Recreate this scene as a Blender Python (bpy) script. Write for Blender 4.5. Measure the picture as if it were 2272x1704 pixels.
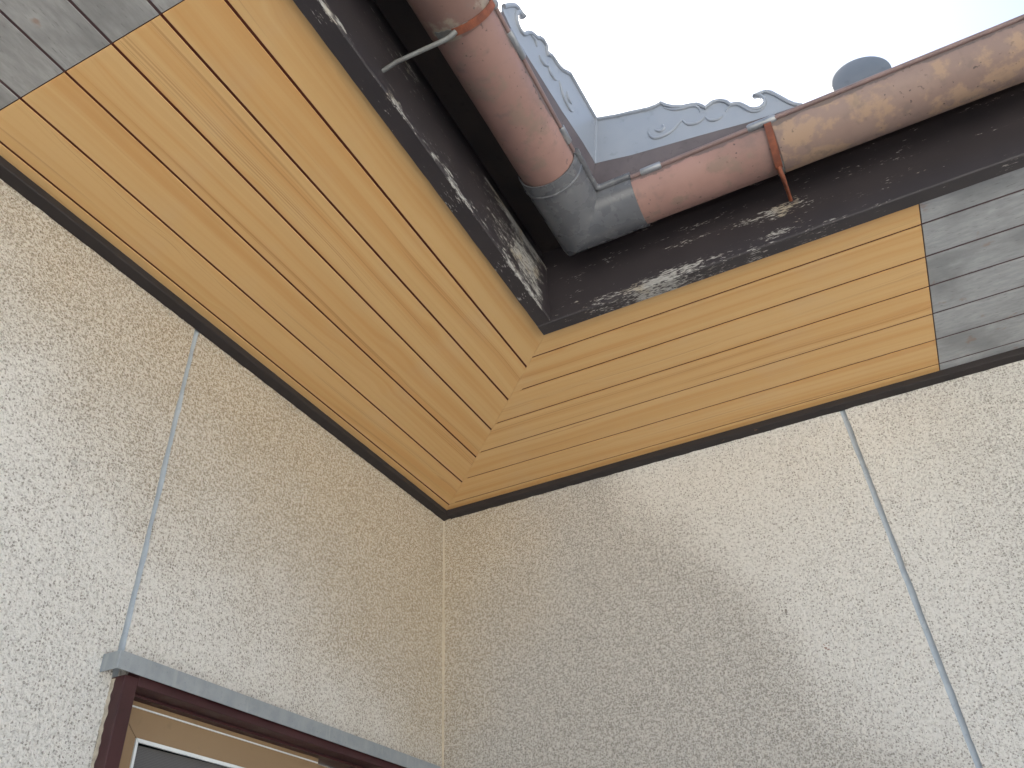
import bpy, bmesh, math, random
from mathutils import Matrix, Vector, noise as mnoise

random.seed(7)
scene = bpy.context.scene
for o in list(bpy.data.objects):
    bpy.data.objects.remove(o)

# ------------------------------------------------------------------ camera
# Origin: inside corner of the two walls; x runs along the right wall, -y along
# the left wall.  All heights below are given from the soffit, which is Z0 up.
Z0 = 2.65
yaw, pit, rol = math.radians(-24.6635), math.radians(36.2819), math.radians(-3.1911)
fw = Vector((math.sin(yaw)*math.cos(pit), math.cos(yaw)*math.cos(pit), math.sin(pit)))
rt = Vector((math.cos(yaw), -math.sin(yaw), 0)); up = rt.cross(fw)
r2 = math.cos(rol)*rt + math.sin(rol)*up
u2 = -math.sin(rol)*rt + math.cos(rol)*up
cam_data = bpy.data.cameras.new('camera')
cam = bpy.data.objects.new('camera', cam_data)
scene.collection.objects.link(cam)
Mc = Matrix((r2, u2, -fw)).transposed().to_4x4()
Mc.translation = Vector((1.06219, -1.80390, -1.08346 + Z0))
cam.matrix_world = Mc
cam_data.sensor_fit = 'HORIZONTAL'; cam_data.sensor_width = 36
cam_data.lens = 1826.22/2272*36
cam_data.clip_start = 0.02; cam_data.clip_end = 500
scene.camera = cam
scene.cycles.max_bounces = 8; scene.cycles.diffuse_bounces = 3

# ------------------------------------------------------------------ sky, sun
SUN_EL, SUN_AZ = math.radians(52), math.radians(-62)     # azimuth from +y, clockwise
world = bpy.data.worlds.new('World'); scene.world = world; world.use_nodes = True
wn = world.node_tree; bgn = wn.nodes['Background']
sky = wn.nodes.new('ShaderNodeTexSky'); sky.sky_type = 'NISHITA'
sky.sun_disc = False; sky.sun_elevation = SUN_EL; sky.sun_rotation = SUN_AZ
sky.dust_density = 6.0; sky.air_density = 1.0; sky.ozone_density = 0.6; sky.altitude = 20
wn.links.new(sky.outputs[0], bgn.inputs[0]); bgn.inputs[1].default_value = 0.085
sd = bpy.data.lights.new('sun', 'SUN'); sd.energy = 5.0; sd.angle = math.radians(0.53)
sd.color = (1.0, 0.95, 0.87)
so = bpy.data.objects.new('sun', sd); scene.collection.objects.link(so)
sdir = Vector((math.sin(SUN_AZ)*math.cos(SUN_EL), math.cos(SUN_AZ)*math.cos(SUN_EL), math.sin(SUN_EL)))
so.rotation_euler = sdir.to_track_quat('Z', 'Y').to_euler(); so.location = (0, 0, 12)
vs = scene.view_settings
vs.view_transform = 'Standard'; vs.look = 'None'; vs.gamma = 1; vs.use_curve_mapping = False
vs.exposure = 2.34
vs.use_white_balance = True; vs.white_balance_temperature = 6450; vs.white_balance_tint = 6

# ------------------------------------------------------------------ node helpers
class NT:
    def __init__(s, name, rough=0.7, spec=0.3, metal=0.0):
        s.m = bpy.data.materials.new(name); s.m.use_nodes = True
        s.t = s.m.node_tree; s.b = s.t.nodes['Principled BSDF']
        s.b.inputs['Roughness'].default_value = rough
        s.b.inputs['Specular IOR Level'].default_value = spec
        s.b.inputs['Metallic'].default_value = metal
    def n(s, k, **kw):
        nd = s.t.nodes.new(k)
        for a, v in kw.items(): setattr(nd, a, v)
        return nd
    def put(s, sock, v):
        if isinstance(v, bpy.types.NodeSocket): s.t.links.new(v, sock)
        elif isinstance(v, (tuple, list)):
            sock.default_value = tuple(v) + ((1,) if len(v) == 3 and sock.type == 'RGBA' else ())
        else: sock.default_value = v
    def obj(s): return s.n('ShaderNodeTexCoord').outputs['Object']
    def pos(s): return s.n('ShaderNodeNewGeometry').outputs['Position']
    def rnd(s): return s.n('ShaderNodeObjectInfo').outputs['Random']
    def xyz(s, v):
        nd = s.n('ShaderNodeSeparateXYZ'); s.put(nd.inputs[0], v); return nd.outputs
    def comb(s, x, y, z):
        nd = s.n('ShaderNodeCombineXYZ')
        for i, v in enumerate((x, y, z)): s.put(nd.inputs[i], v)
        return nd.outputs[0]
    def math(s, op, a, b=0.0, c=0.0, clamp=False):
        nd = s.n('ShaderNodeMath', operation=op, use_clamp=clamp)
        for i, v in enumerate((a, b, c)): s.put(nd.inputs[i], v)
        return nd.outputs[0]
    def vmul(s, v, k):
        nd = s.n('ShaderNodeVectorMath', operation='MULTIPLY'); s.put(nd.inputs[0], v)
        nd.inputs[1].default_value = k; return nd.outputs[0]
    def vadd(s, v, w):
        nd = s.n('ShaderNodeVectorMath', operation='ADD'); s.put(nd.inputs[0], v); s.put(nd.inputs[1], w)
        return nd.outputs[0]
    def noise(s, v, scale, det=3, rough=0.55, dist=0.0, dim='3D'):
        nd = s.n('ShaderNodeTexNoise', noise_dimensions=dim); s.put(nd.inputs['Vector'], v)
        nd.inputs['Scale'].default_value = scale; nd.inputs['Detail'].default_value = det
        nd.inputs['Roughness'].default_value = rough; nd.inputs['Distortion'].default_value = dist
        return nd.outputs['Fac']
    def vor(s, v, scale, feat='F1', dim='3D'):
        nd = s.n('ShaderNodeTexVoronoi', feature=feat, voronoi_dimensions=dim); s.put(nd.inputs['Vector'], v)
        nd.inputs['Scale'].default_value = scale; return nd.outputs['Distance']
    def ss(s, v, lo, hi, a=0.0, b=1.0):
        nd = s.n('ShaderNodeMapRange', interpolation_type='SMOOTHSTEP'); s.put(nd.inputs[0], v)
        for i, k in enumerate((lo, hi, a, b)): s.put(nd.inputs[i+1], k)
        return nd.outputs[0]
    def mix(s, f, a, b, mode='MIX'):
        nd = s.n('ShaderNodeMix', data_type='RGBA', blend_type=mode)
        s.put(nd.inputs[0], f); s.put(nd.inputs[6], a); s.put(nd.inputs[7], b); return nd.outputs[2]
    def bump(s, h, strength=0.5, dist=0.003, prev=None):
        nd = s.n('ShaderNodeBump'); s.put(nd.inputs['Height'], h)
        nd.inputs['Strength'].default_value = strength; nd.inputs['Distance'].default_value = dist
        if prev is not None: s.put(nd.inputs['Normal'], prev)
        return nd.outputs[0]
    def out(s, col=None, rough=None, nrm=None):
        if col is not None: s.put(s.b.inputs['Base Color'], col)
        if rough is not None: s.put(s.b.inputs['Roughness'], rough)
        if nrm is not None: s.put(s.b.inputs['Normal'], nrm)
        return s.m

# ------------------------------------------------------------------ materials
def mat_stucco(side):
    m = NT('stucco_' + side, rough=0.92, spec=0.15)
    p3 = m.pos(); x, y, z = m.xyz(p3)[:]
    zz = m.math('SUBTRACT', z, Z0)
    p = m.comb(m.math('SUBTRACT', x, y), m.math('ADD', z, 5.0 if side == 'left' else 11.0), 0.0)   # flat coordinates on the wall
    D = '2D'
    big = m.noise(p, 2.6, 4, 0.6, dim=D)
    med = m.noise(p, 11, 3, 0.6, dim=D)
    wn_ = m.n('ShaderNodeTexNoise', noise_dimensions=D); m.put(wn_.inputs['Vector'], p)
    wn_.inputs['Scale'].default_value = 420; wn_.inputs['Detail'].default_value = 1
    wp = m.vadd(p, m.vmul(wn_.outputs['Color'], (0.0042, 0.0042, 0)))
    g1 = m.noise(p, 150, 3, 0.7, dim=D)
    def dots(sc, off):
        nd = m.n('ShaderNodeTexVoronoi', voronoi_dimensions=D); m.put(nd.inputs['Vector'], m.vadd(wp, off))
        nd.inputs['Scale'].default_value = sc
        return nd.outputs['Distance'], m.xyz(nd.outputs['Color'])
    dA, cA = dots(185, (0, 0, 0)); dB, cB = dots(290, (7.7, 2.1, 0))
    h = m.math('ADD', m.math('MULTIPLY', g1, 0.7), m.math('MULTIPLY', dB, 0.35))
    # where the coat is worn and dirty, each wall with its own shape
    wob = m.math('ADD', m.math('MULTIPLY', m.math('SUBTRACT', big, 0.5), 0.9),
                 m.math('MULTIPLY', m.math('SUBTRACT', med, 0.5), 0.25))
    if side == 'right':
        # grey run-off stain that spreads from the corner down to the right
        d = m.math('ADD', x, m.math('MULTIPLY', zz, 0.62))
        d = m.math('ADD', d, m.math('MULTIPLY', wob, 0.30))
        dirt = m.ss(d, 0.42, 0.62, 1.0, 0.0)
        far = m.ss(m.math('ADD', x, m.math('MULTIPLY', wob, 0.3)), 1.14, 1.32)
        dirt = m.math('MAXIMUM', dirt, m.math('MULTIPLY', far, 0.35))
        warm = m.ss(m.math('ADD', m.math('ADD', x, m.math('MULTIPLY', zz, -0.45)), m.math('MULTIPLY', wob, 0.3)), 0.08, 0.50, 1.0, 0.0)
    else:
        d = m.math('ADD', zz, m.math('MULTIPLY', m.math('ADD', y, 0.9), 0.40))
        d = m.math('ADD', d, m.math('MULTIPLY', wob, 0.38))
        dirt = m.ss(d, -0.62, -0.12)
        warm = m.ss(d, -0.60, 0.02)
    pale = (0.635, 0.615, 0.585); grey = (0.515, 0.49, 0.455); tan = (0.545, 0.47, 0.355)
    base = m.mix(dirt, pale, grey)
    base = m.mix(m.math('MULTIPLY', warm, 0.7), base, tan)
    base = m.mix(m.ss(g1, 0.45, 0.75, 0.0, 0.3), base, (0.70, 0.68, 0.65))
    # dirt lodged in the pits between grains; it comes and goes over the wall
    dens = m.math('ADD', m.math('ADD', 0.30, m.math('MULTIPLY', dirt, 0.40)), m.math('MULTIPLY', m.math('SUBTRACT', med, 0.5), 0.5))
    def speck(d, c, r0, r1):
        rad = m.math('MULTIPLY_ADD', c[1], r1-r0, r0)
        on = m.ss(m.math('SUBTRACT', dens, c[0]), -0.02, 0.10)
        return m.math('MULTIPLY', on, m.ss(m.math('SUBTRACT', d, rad), -0.16, 0.06, 1.0, 0.0))
    pit = m.math('MAXIMUM', speck(dA, cA, 0.20, 0.42), m.math('MULTIPLY', speck(dB, cB, 0.22, 0.50), 0.8))
    pit = m.math('MAXIMUM', pit, m.math('MULTIPLY', m.ss(g1, 0.34, 0.50, 1.0, 0.0), m.math('MULTIPLY_ADD', dirt, 0.34, 0.40)))
    brown = m.mix(warm, (0.20, 0.182, 0.162), (0.205, 0.140, 0.075))
    col = m.mix(m.math('MULTIPLY', pit, 0.80), base, brown)
    # a few single marks
    for mx, mz, rad, mc in ((0.9095, -0.5473, 0.0050, (0.20, 0.075, 0.04)), (0.8468, -0.4595, 0.0055, (0.12, 0.10, 0.085)), (0.858, -0.440, 0.0035, (0.12, 0.10, 0.085))) if side == 'right' else ():
        du = m.math('SUBTRACT', x, mx); dv = m.math('MULTIPLY', m.math('SUBTRACT', zz, mz), 0.7)
        rr = m.math('SQRT', m.math('ADD', m.math('MULTIPLY', du, du), m.math('MULTIPLY', dv, dv)))
        rr = m.math('ADD', rr, m.math('MULTIPLY', m.math('SUBTRACT', g1, 0.5), 0.03))
        col = m.mix(m.ss(rr, rad*0.2, rad*0.8, 0.75, 0.0), col, mc)
    nb = m.bump(m.noise(p, 30, 2, 0.5, dim=D), 0.4, 0.006)
    nb = m.bump(h, 0.8, 0.0044, nb)
    return m.out(col, 0.92, nb)

def mat_wood():
    m = NT('printed_wood', rough=0.5, spec=0.28)
    o = m.obj(); r = m.rnd(); x, y, z = m.xyz(o)[:]
    off = m.math('MULTIPLY', r, 137.0); D = '2D'
    def v(kx, yy, ky, a):
        return m.comb(m.math('MULTIPLY_ADD', x, kx, m.math('ADD', off, a)), m.math('MULTIPLY_ADD', yy, ky, m.math('MULTIPLY', off, 3.1)), 0.0)
    # slow sway of the grain along the board
    sway = m.noise(v(1.4, y, 6.0, 0), 1.0, 2, 0.5, dim=D)
    yy = m.math('ADD', y, m.math('MULTIPLY', m.math('SUBTRACT', sway, 0.5), 0.028))
    knot = m.noise(v(4.5, y, 15, 5), 1.0, 1, 0.4, dim=D)
    yk = m.math('ADD', yy, m.math('MULTIPLY', m.ss(knot, 0.62, 0.86), 0.012))
    b1 = m.noise(v(0.5, yk, 40, 9), 1.0, 3, 0.5, dim=D)
    b2 = m.noise(v(0.4, yk, 170, 13), 1.0, 2, 0.5, dim=D)
    fine = m.noise(v(0.45, yk, 430, 17), 1.0, 1, 0.5, dim=D)
    msk = m.noise(v(0.8, yy, 36, 23), 1.0, 2, 0.5, dim=D)
    col = m.mix(m.ss(b1, 0.36, 0.68), (0.625, 0.398, 0.178), (0.595, 0.350, 0.142))
    col = m.mix(m.ss(b1, 0.56, 0.74, 0.0, 0.45), col, (0.56, 0.295, 0.105))
    col = m.mix(m.ss(b2, 0.48, 0.72, 0.0, 0.22), col, (0.545, 0.30, 0.115))
    lines = m.math('MULTIPLY', m.ss(fine, 0.53, 0.64), m.ss(msk, 0.56, 0.68))
    col = m.mix(m.math('MULTIPLY', lines, 0.42), col, (0.30, 0.135, 0.045))
    dust = m.noise(o, 6, 3, 0.6)
    col = m.mix(m.ss(dust, 0.5, 0.8, 0.0, 0.12), col, (0.50, 0.42, 0.33))
    return m.out(col, m.ss(b1, 0.3, 0.7, 0.44, 0.56))

def mat_grey_wood(name, ca, cb, warm):
    m = NT(name, rough=0.85, spec=0.15)
    o = m.obj(); r = m.rnd(); x, y, z = m.xyz(o)[:]; off = m.math('MULTIPLY', r, 23.0)
    p = m.pos()
    st = m.noise(m.comb(m.math('MULTIPLY', x, 34), m.math('MULTIPLY', y, 130), off), 1.0, 4, 0.65)
    st2 = m.noise(m.comb(m.math('MULTIPLY', x, 60), m.math('MULTIPLY', y, 300), m.math('ADD', off, 5)), 1.0, 3, 0.6)
    blot = m.noise(p, 6.5, 4, 0.55, 0.4)
    blot2 = m.noise(m.vadd(p, (4.1, 2.2, 0)), 14, 3, 0.6)
    col = m.mix(m.ss(st, 0.25, 0.8), ca, cb)
    col = m.mix(m.ss(blot, 0.42, 0.68, 0.0, 0.75), col, tuple(k*0.70 for k in ca))
    col = m.mix(m.ss(blot2, 0.55, 0.75, 0.0, 0.45), col, tuple(min(1, k*1.18) for k in cb))
    col = m.mix(m.ss(st2, 0.60, 0.74, 0.0, 0.55), col, tuple(k*0.42 for k in ca))
    rust = m.math('MULTIPLY', m.ss(m.noise(p, 21, 3, 0.6), 0.64, 0.74), warm)
    col = m.mix(rust, col, (0.26, 0.12, 0.06))
    return m.out(col, 0.85, m.bump(st, 0.3, 0.001))

def mat_fascia(name, kind):
    # dark brown paint flaking off along the grain; local x runs along the board
    m = NT(name, rough=0.5, spec=0.4)
    o = m.obj(); x, y, z = m.xyz(o)[:]
    n1 = m.noise(m.comb(m.math('MULTIPLY', x, 24), m.math('MULTIPLY', y, 150), m.math('MULTIPLY', z, 150)), 1.0, 5, 0.65)
    n2 = m.noise(m.comb(m.math('MULTIPLY', x, 95), m.math('MULTIPLY', y, 480), m.math('MULTIPLY', z, 480)), 1.0, 3, 0.6)
    lo = m.noise(m.comb(m.math('MULTIPLY', x, 6.5), y, m.math('MULTIPLY', z, 24)), 1.0, 3, 0.6)
    k = m.math('ADD', m.math('MULTIPLY', n1, 0.42), m.math('MULTIPLY', n2, 0.58))
    k = m.math('ADD', k, m.math('MULTIPLY', m.math('SUBTRACT', lo, 0.5), 0.52))
    bare = (0.36, 0.345, 0.325)
    if kind == 'right':      # z measured from the board's bottom edge
        # worn places: along the lower edge, a streak half way up, a patch under the bracket
        tot = None
        for cx, cz, rx, rz_, amp in ((0.27, 0.006, 0.20, 0.018, 0.165), (0.34, 0.078, 0.11, 0.013, 0.12), (0.495, 0.070, 0.07, 0.022, 0.14), (0.62, 0.006, 0.16, 0.008, 0.06)):
            du = m.math('MULTIPLY', m.math('SUBTRACT', x, cx), 1/rx); dv = m.math('MULTIPLY', m.math('SUBTRACT', z, cz), 1/rz_)
            e = m.math('POWER', 2.718, m.math('MULTIPLY', m.math('ADD', m.math('MULTIPLY', du, du), m.math('MULTIPLY', dv, dv)), -1.0))
            e = m.math('MULTIPLY', e, amp); tot = e if tot is None else m.math('ADD', tot, e)
        k = m.math('ADD', k, tot)
        th = 0.665
    elif kind == 'left':     # local x grows towards the inside corner (x=0 at the butt end)
        endw = m.math('MULTIPLY', m.ss(x, -0.34, -0.10), m.ss(x, -0.07, -0.012, 1.0, 0.0))
        yo = m.math('MULTIPLY', y, -1.0)
        arr = m.math('MULTIPLY', m.ss(z, 0.002, 0.022, 1.0, 0.0), m.ss(yo, 0.010, 0.0150))
        k = m.math('ADD', k, m.math('MULTIPLY', endw, m.ss(yo, 0.008, 0.0150, 0.04, 0.165)))
        k = m.math('ADD', k, m.math('MULTIPLY', m.math('MULTIPLY', arr, m.ss(lo, 0.38, 0.6)), 0.12))
        tope = m.math('MULTIPLY', m.ss(z, 0.118, 0.147), m.ss(lo, 0.35, 0.6))
        k = m.math('ADD', k, m.math('MULTIPLY', tope, 0.10))
        th = 0.645
    else:
        th = 0.69
    peel = m.ss(k, th - 0.012, th + 0.03)
    thin = m.ss(k, th - 0.10, th)
    paint = m.mix(m.noise(o, 9, 3, 0.6), (0.022, 0.019, 0.022), (0.040, 0.033, 0.036))
    paint = m.mix(m.math('MULTIPLY', thin, 0.35), paint, (0.060, 0.046, 0.044))
    bcol = m.mix(m.ss(n2, 0.3, 0.7), tuple(c*0.62 for c in bare), bare)
    bcol = m.mix(m.ss(m.noise(o, 16, 2, 0.5), 0.55, 0.68, 0.0, 0.6), bcol, (0.29, 0.235, 0.155))
    col = m.mix(peel, paint, bcol)
    rg = m.mix(peel, (0.48,)*3, (0.9,)*3)
    h = m.math('MULTIPLY', peel, -1.0)
    nb = m.bump(h, 0.5, 0.0008)
    return m.out(col, rg, nb)

def mat_dark_trim():
    m = NT('dark_trim_paint', rough=0.6, spec=0.25)
    p = m.pos(); n1 = m.noise(p, 14, 4, 0.6)
    x, y, z = m.xyz(p)[:]
    col = m.mix(n1, (0.020, 0.018, 0.019), (0.038, 0.031, 0.031))
    ch = m.noise(p, 42, 4, 0.7)
    col = m.mix(m.ss(ch, 0.69, 0.73, 0, 0.8), col, (0.24, 0.13, 0.08))
    return m.out(col, m.ss(n1, 0.3, 0.7, 0.5, 0.7), m.bump(ch, 0.2, 0.001))

def mat_gutter(name, ca, cb, cc, blot):
    m = NT(name, rough=0.62, spec=0.35)
    o = m.obj(); p = m.pos()
    n1 = m.noise(p, 5, 4, 0.6); n2 = m.noise(p, 19, 5, 0.62); n3 = m.noise(p, 120, 2, 0.5)
    col = m.mix(m.ss(n1, 0.35, 0.65), ca, cb)
    col = m.mix(m.ss(n2, blot, blot + 0.10, 0.0, 0.7), col, cc)
    grime = m.noise(m.vadd(p, (3, 1, 2)), 10, 5, 0.7)
    col = m.mix(m.ss(grime, 0.55, 0.75, 0.0, 0.5), col, (0.13, 0.095, 0.085))
    # coat gone along the strip below the rim
    zz = m.math('SUBTRACT', m.xyz(p)[2], Z0 + 0.112)
    ed = m.ss(m.math('ADD', zz, m.math('MULTIPLY', m.math('SUBTRACT', n2, 0.5), 0.030)), -0.013, -0.010)
    col = m.mix(m.math('MULTIPLY', ed, 0.75), col, (0.085, 0.068, 0.070))
    drip = m.noise(m.vmul(p, (30, 30, 5)), 1.0, 3, 0.6)
    col = m.mix(m.ss(drip, 0.58, 0.72, 0.0, 0.4), col, (0.12, 0.095, 0.085))
    dots = m.math('MULTIPLY', m.ss(n3, 0.66, 0.72), m.ss(grime, 0.42, 0.6))
    col = m.mix(m.math('MULTIPLY', dots, 0.8), col, (0.035, 0.03, 0.03))
    return m.out(col, m.ss(n2, 0.3, 0.7, 0.5, 0.72), m.bump(n2, 0.08, 0.002))

def mat_plain(name, ca, cb, rough=0.5, spec=0.4, metal=0.0, sc=20, bump=0.1, streak=None):
    m = NT(name, rough=rough, spec=spec, metal=metal)
    p = m.pos(); n1 = m.noise(p, sc, 4, 0.6); n2 = m.noise(p, sc*5, 3, 0.6)
    col = m.mix(m.ss(n1, 0.3, 0.7), ca, cb)
    col = m.mix(m.ss(n2, 0.58, 0.75, 0, 0.4), col, tuple(c*0.6 for c in ca))
    if streak:
        s2 = m.noise(m.vmul(p, (60, 60, 9)), 1.0, 3, 0.6)
        col = m.mix(m.ss(s2, 0.56, 0.72, 0, 0.6), col, streak)
    return m.out(col, m.ss(n1, 0.3, 0.7, rough*0.85, min(1, rough*1.2)), m.bump(n2, bump, 0.001))

def mat_mesh():
    m = NT('fly_screen', rough=0.8, spec=0.2)
    p = m.pos(); x, y, z = m.xyz(p)[:]
    wy = m.math('ABSOLUTE', m.math('SINE', m.math('MULTIPLY', y, math.pi/0.0022)))
    wz = m.math('ABSOLUTE', m.math('SINE', m.math('MULTIPLY', z, math.pi/0.0022)))
    g = m.math('MAXIMUM', m.ss(wy, 0.85, 0.97), m.ss(wz, 0.85, 0.97))
    col = m.mix(g, (0.075, 0.072, 0.074), (0.125, 0.12, 0.12))
    return m.out(col, 0.8)

def mat_ground():
    m = NT('pale_concrete', rough=0.9, spec=0.2)
    p = m.pos(); n1 = m.noise(p, 1.2, 5, 0.6); n2 = m.noise(p, 60, 3, 0.6)
    col = m.mix(n1, (0.49, 0.485, 0.465), (0.57, 0.565, 0.545))
    col = m.mix(m.ss(n2, 0.5, 0.75, 0, 0.4), col, (0.36, 0.34, 0.31))
    return m.out(col, 0.9, m.bump(n2, 0.3, 0.004))

M_ST_L = mat_stucco('left'); M_ST_R = mat_stucco('right')
M_WOOD = mat_wood()
M_GREY_L = mat_grey_wood('weathered_grey_boards', (0.275, 0.270, 0.268), (0.37, 0.365, 0.36), 0.5)
M_GREY_R = mat_grey_wood('hazed_grey_boards', (0.29, 0.295, 0.305), (0.375, 0.38, 0.39), 0.35)  # old boards again; flare haze and stronger light mixed into the colour
M_GROOVE = mat_plain('groove_brown', (0.085, 0.022, 0.013), (0.105, 0.028, 0.018), 0.7, 0.2)
M_GROOVE2 = mat_plain('groove_dull', (0.075, 0.045, 0.05), (0.095, 0.06, 0.062), 0.8, 0.2)
M_FAS_L = mat_fascia('flaking_brown_paint_end', 'left'); M_FAS_R = mat_fascia('flaking_brown_paint', 'right')
M_FAS_U = mat_fascia('brown_paint', 'upper')
M_TRIM = mat_dark_trim()
PINK = (0.285, 0.168, 0.143); PINK2 = (0.22, 0.13, 0.112)
M_GUT_A = mat_gutter('faded_pink_brown_gutter', PINK, PINK2, (0.19, 0.135, 0.11), 0.54)
M_GUT_B = mat_gutter('grimy_brown_gutter', (0.19, 0.115, 0.095), (0.15, 0.088, 0.075), (0.25, 0.22, 0.175), 0.50)
M_GUT_C = mat_gutter('blotched_tan_gutter', (0.225, 0.155, 0.13), (0.19, 0.13, 0.112), (0.305, 0.205, 0.135), 0.49)
M_BEAD = mat_plain('gutter_bead', (0.13, 0.088, 0.085), (0.19, 0.125, 0.115), 0.45, 0.4)
M_ELBOW = mat_plain('grey_gutter_corner', (0.085, 0.087, 0.097), (0.115, 0.117, 0.127), 0.27, 0.5, 0.0, 14, 0.05, (0.17, 0.17, 0.175))
M_CLIP = mat_plain('grey_metal_clip', (0.20, 0.205, 0.22), (0.28, 0.285, 0.30), 0.4, 0.5, 0.5, 40)
M_RUST = mat_plain('rusted_strap', (0.20, 0.06, 0.03), (0.125, 0.045, 0.03), 0.75, 0.3, 0.0, 60, 0.4)
M_ROD = mat_plain('galvanised_rod', (0.17, 0.175, 0.175), (0.12, 0.115, 0.11), 0.6, 0.4, 0.3, 70, 0.3)
M_ORN = mat_plain('flare_blue_sheet', (0.215, 0.235, 0.275), (0.24, 0.26, 0.30), 0.42, 0.45, 0.0, 8, 0.03)  # the blue of the lens flare is put into the sheet colour
M_FLANGE = mat_plain('shaded_flange', (0.085, 0.072, 0.082), (0.11, 0.095, 0.105), 0.6, 0.3)  # darker version of the sheet; shade on its underside is in the colour
M_TILE = mat_plain('grey_roof_tile', (0.10, 0.112, 0.13), (0.13, 0.143, 0.16), 0.5, 0.4, 0.0, 10)
M_DECK = mat_plain('dark_deck_boards', (0.045, 0.036, 0.034), (0.065, 0.05, 0.045), 0.8, 0.2, 0.0, 12)
M_SEAL = mat_plain('blue_grey_sealant', (0.29, 0.33, 0.375), (0.35, 0.39, 0.435), 0.5, 0.3, 0.0, 30)
M_CORNER = mat_plain('cream_corner_render', (0.38, 0.33, 0.255), (0.45, 0.39, 0.305), 0.9, 0.15, 0.0, 40, 0.3)
M_ZINC = mat_plain('galvanised_flashing', (0.30, 0.335, 0.37), (0.37, 0.40, 0.43), 0.5, 0.5, 0.55, 45, 0.1, (0.42, 0.45, 0.47))
M_MAROON = mat_plain('maroon_frame_paint', (0.036, 0.012, 0.014), (0.050, 0.017, 0.019), 0.45, 0.4, 0.0, 12)
M_ALU = mat_plain('bronze_window_frame', (0.235, 0.155, 0.088), (0.25, 0.168, 0.096), 0.45, 0.35, 0.0, 6, 0.02)
M_WHITE = mat_plain('pale_bead', (0.60, 0.62, 0.63), (0.68, 0.70, 0.70), 0.4, 0.4, 0.0, 6, 0.02)
M_MESH = mat_mesh()
M_CRUMB = mat_plain('plaster_crumbs', (0.42, 0.38, 0.31), (0.28, 0.25, 0.21), 0.95, 0.1, 0.0, 90, 0.5)
M_GLASS = NT('window_glass', rough=0.03, spec=0.5).out((0.03, 0.035, 0.04))
M_GROUND = mat_ground()

# ------------------------------------------------------------------ object helpers
WM = {}
def empty(name, loc, label, cat, group=None):
    o = bpy.data.objects.new(name, None); scene.collection.objects.link(o)
    o.empty_display_size = 0.05
    o.location = (loc[0], loc[1], loc[2] + Z0); WM[o] = Matrix.Translation(o.location)
    o['label'] = label; o['category'] = cat
    if group: o['group'] = group
    return o
def mk(name, verts, faces, mat, parent=None, origin=None, rz=0.0, smooth=False, bevel=0.0, seg=1,
       label=None, cat=None, group=None, kind=None, mats=None):
    """verts are given in place (heights from the soffit); the object gets its own origin."""
    vs_ = [Vector((v[0], v[1], v[2] + Z0)) for v in verts]
    if origin is None:
        xs = [v.x for v in vs_]; ys = [v.y for v in vs_]; zs = [v.z for v in vs_]
        origin = Vector(((min(xs)+max(xs))/2, (min(ys)+max(ys))/2, min(zs)))
    else: origin = Vector((origin[0], origin[1], origin[2] + Z0))
    W = Matrix.Translation(origin) @ Matrix.Rotation(rz, 4, 'Z'); Wi = W.inverted()
    me = bpy.data.meshes.new(name)
    me.from_pydata([Wi @ v for v in vs_], [], faces)
    bm = bmesh.new(); bm.from_mesh(me)
    bmesh.ops.recalc_face_normals(bm, faces=bm.faces)
    if bevel > 0:
        es = [e for e in bm.edges if len(e.link_faces) == 2 and e.calc_face_angle(0) > 0.5]
        bmesh.ops.bevel(bm, geom=es, offset=bevel, segments=seg, affect='EDGES', profile=0.5)
    for f in bm.faces: f.smooth = smooth
    bm.to_mesh(me); bm.free()
    me.materials.append(mat)
    o = bpy.data.objects.new(name, me); scene.collection.objects.link(o)
    WM[o] = W
    if parent is not None:
        o.parent = parent; o.matrix_basis = WM[parent].inverted() @ W
    else: o.matrix_basis = W
    if smooth:
        try: me.set_sharp_from_angle(angle=math.radians(40))
        except Exception: pass
    if label: o['label'] = label
    if cat: o['category'] = cat
    if group: o['group'] = group
    if kind: o['kind'] = kind
    return o
BF = [(0,1,3,2),(4,6,7,5),(0,4,5,1),(2,3,7,6),(0,2,6,4),(1,5,7,3)]
def box(a, b):
    v = [(x, y, z) for x in (a[0], b[0]) for y in (a[1], b[1]) for z in (a[2], b[2])]
    return v, [tuple(f) for f in BF]
def join(*parts):
    V, F = [], []
    for v, f in parts:
        k = len(V); V += list(v); F += [tuple(i+k for i in ff) for ff in f]
    return V, F
def prism(poly, a, b, axis):
    """extrude a 2D polygon; axis z: poly is (x,y); axis y: (x,z); axis x: (y,z)"""
    def P(p, t):
        return (p[0], p[1], t) if axis == 'z' else ((p[0], t, p[1]) if axis == 'y' else (t, p[0], p[1]))
    n = len(poly)
    V = [P(p, a) for p in poly] + [P(p, b) for p in poly]
    F = [tuple(range(n)), tuple(range(2*n-1, n-1, -1))] + [(i, (i+1) % n, n+(i+1) % n, n+i) for i in range(n)]
    return V, F
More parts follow.
